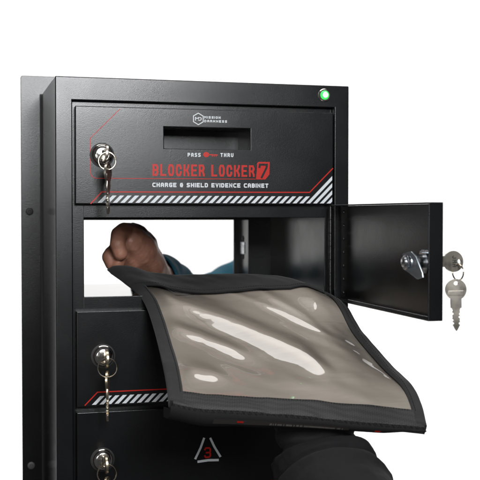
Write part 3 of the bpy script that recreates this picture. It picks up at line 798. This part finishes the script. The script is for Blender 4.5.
# -- person behind the locker: a fist on the far corner of the pouch, teal sleeve
pb = thing('person', 'person behind the locker in a teal sleeve gripping the far corner of the pouch', 'person', P(150,275,.2))
def H(x, y, Y): return tuple(P(x, y, Y))
chains = [
 # back of the hand and wrist
 [(H(155.5,274,.180),.0175),(H(147,264,.150),.0215),(H(138,251,.128),.0225),(H(129.5,241,.114),.0195)],
 [(H(147.5,261,.160),.0165),(H(141,247,.145),.0200),(H(133,237,.135),.0165)],
 [(H(143,268,.150),.0165),(H(130,259,.126),.0165),(H(122,252,.114),.0140)],
 # index finger folded over at the top left
 [(H(131,235,.120),.0135),(H(124,231.8,.104),.0105),(H(119,234.5,.094),.0092)],
 [(H(119,234.5,.094),.0092),(H(117.5,244,.084),.0086),(H(120.5,253.5,.084),.0078)],
 # middle finger
 [(H(138,236,.135),.0130),(H(129,231.5,.124),.0100),(H(121.5,237.5,.115),.0090)],
 [(H(121.5,237.5,.115),.0090),(H(116,249,.104),.0085),(H(119,260,.097),.0076)],
 # ring finger, little finger, deeper
 [(H(140,246,.150),.0125),(H(127,240,.146),.0098),(H(119,247,.136),.0088),(H(118,259,.122),.0080)],
 [(H(146,256,.160),.0115),(H(134,251,.160),.0086),(H(126,257,.150),.0078),(H(124,266,.138),.0070)],
 # thumb pressing on the corner from behind
 [(H(139,263,.138),.0150),(H(124,259,.118),.0112),(H(112.5,253.5,.108),.0092)],
 [(H(112.5,253.5,.108),.0092),(H(109,257,.102),.0080),(H(111.5,264.5,.097),.0068)],
 # fingertip below the pouch corner
 [(H(119,260,.097),.0070),(H(117,271,.088),.0062)],
 # forearm and upper arm inside the sleeve
 [(H(155.5,274,.180),.0175),(H(160,280,.23),.0215),(H(174,296,.36),.030),(H(190,312,.50),.034)],
 [(H(190,312,.50),.034),(H(214,302,.56),.038),(H(252,282,.62),.042),(H(272,269,.66),.044)],
]
blob(chains, .0014, 3, 'body', M_SKIN, pb)
fold1 = lambda t, a: .0022*math.sin(a*2+t*34)*math.sin(t*40)+.004*noise.noise(Vector((math.cos(a)*1.3, math.sin(a)*1.3, t*9)))
link_mesh('sleeve', sleeve_bm([H(154.5,275,.205), H(162,281,.27), H(175,296,.38), H(190,312,.50), H(216,302,.56), H(252,282,.62), H(276,266,.66)],
          [(0,.0270),(.1,.0290),(.3,.037),(.5,.042),(.7,.046),(1,.052)], fold1), M_TEAL, pb, angle=180)

# -- person in front: black sleeve coming up under the pouch
pf = thing('person', 'person in front in a black sleeve holding the pouch from below', 'person', P(330,478,-.19))
def Gp(u, v, d):                          # point d below the pouch
    return base(u, v)-bnorm(u, v)*d
wr = P(314, 452, -.150)
chains = [[(P(345,520,-.205),.036),(P(330,480,-.175),.030),(wr,.0250),(Gp(.60,.72,.034),.0180),(Gp(.58,.60,.028),.0170)]]
for (u0, u1, r, ln) in ((.46,.40,.0085,.26),(.54,.50,.0090,.22),(.62,.60,.0088,.23),(.70,.71,.0078,.30)):
    chains.append([(Gp(.59,.74,.030),.0165),(Gp(u0+.02,.60,.026),.0120),(Gp(u0,.50,.0225),r+.001),(Gp(u1,.40,.0205),r),(Gp(u1,ln+.04,.0195),r*.85)])
chains.append([(Gp(.56,.78,.034),.0160),(Gp(.44,.72,.028),.0120),(Gp(.36,.66,.0235),.0095),(Gp(.32,.58,.0205),.0080)])
blob(chains, .0018, 3, 'body', M_SKIN, pf)
PHI = 2.0
def fold2(t, a):
    s1 = t+.07*math.cos(a-PHI); s2 = t+.05*math.cos(a-PHI+.5)
    big = .0075*sm(.335,.385,s1)-.0045*math.exp(-((s1-.33)/.03)**2)-.0055*math.exp(-((s2-.52)/.022)**2)+.003*math.exp(-((s2-.58)/.03)**2)
    wr_ = noise.noise(Vector((math.cos(a)*1.2+3, math.sin(a)*1.2, t*5)))
    big += .0016*max(0, wr_+.15)*math.sin(t*70+5*math.sin(a+.6)+3*wr_)
    return big+.0030*noise.noise(Vector((math.cos(a)*1.5, math.sin(a)*1.5, t*6)))+.0012*noise.noise(Vector((math.cos(a)*4, math.sin(a)*4, t*16)))
link_mesh('sleeve', sleeve_bm([P(311,408,-.128), P(314,432,-.142), P(322,462,-.160), P(334,490,-.185), P(352,530,-.225), P(380,590,-.29)],
          [(0,.0335),(.15,.0335),(.3,.035),(.5,.037),(1,.048)], fold2), M_BLACKC, pf, angle=180)

# ------------------------------------------------------------------ light
w = bpy.data.worlds.new('World'); S.world = w; w.use_nodes = True
bg = w.node_tree.nodes['Background']; bg.inputs['Color'].default_value = (1,.98,.96,1); bg.inputs['Strength'].default_value = .06
def area(name, loc, target, sx, sy, power, col=(1,1,1)):
    l = bpy.data.lights.new(name, 'AREA'); l.shape = 'RECTANGLE'; l.size = sx; l.size_y = sy; l.energy = power; l.color = col
    o = bpy.data.objects.new(name, l); COL.objects.link(o); o.location = loc
    o.rotation_euler = (Vector(target)-Vector(loc)).to_track_quat('-Z', 'Y').to_euler()
    return o
area('key_softbox', (.10,-1.25,.41), (.05,0,.05), .42, .40, 15.5, (.97,.985,1))
area('added_hand_fill', (-.5,-1.2,.0), (.1,.1,-.05), .25, .25, 3, (1,.98,.95))  # lamp added to brighten the hand, placed clear of the front's reflections
area('overhead_softbox', (.32,-.03,1.25), (.32,-.03,0), 1.5, .68, 14, (1,.99,.97))
for x in (-.05, .8, 1.65):
    area('backdrop_lamp', (x,.95,1.15), (x,1.75,.62), .8, .3, 11)
    area('backdrop_lamp', (x,.95,-1.0), (x,1.75,-.5), .8, .3, 10)

S.view_settings.view_transform = 'Standard'; S.view_settings.look = 'None'; S.view_settings.exposure = 0; S.view_settings.gamma = 1
S.render.engine = 'CYCLES'
S.cycles.max_bounces = 8; S.cycles.transparent_max_bounces = 8; S.cycles.use_denoising = True
S.cycles.caustics_reflective = False
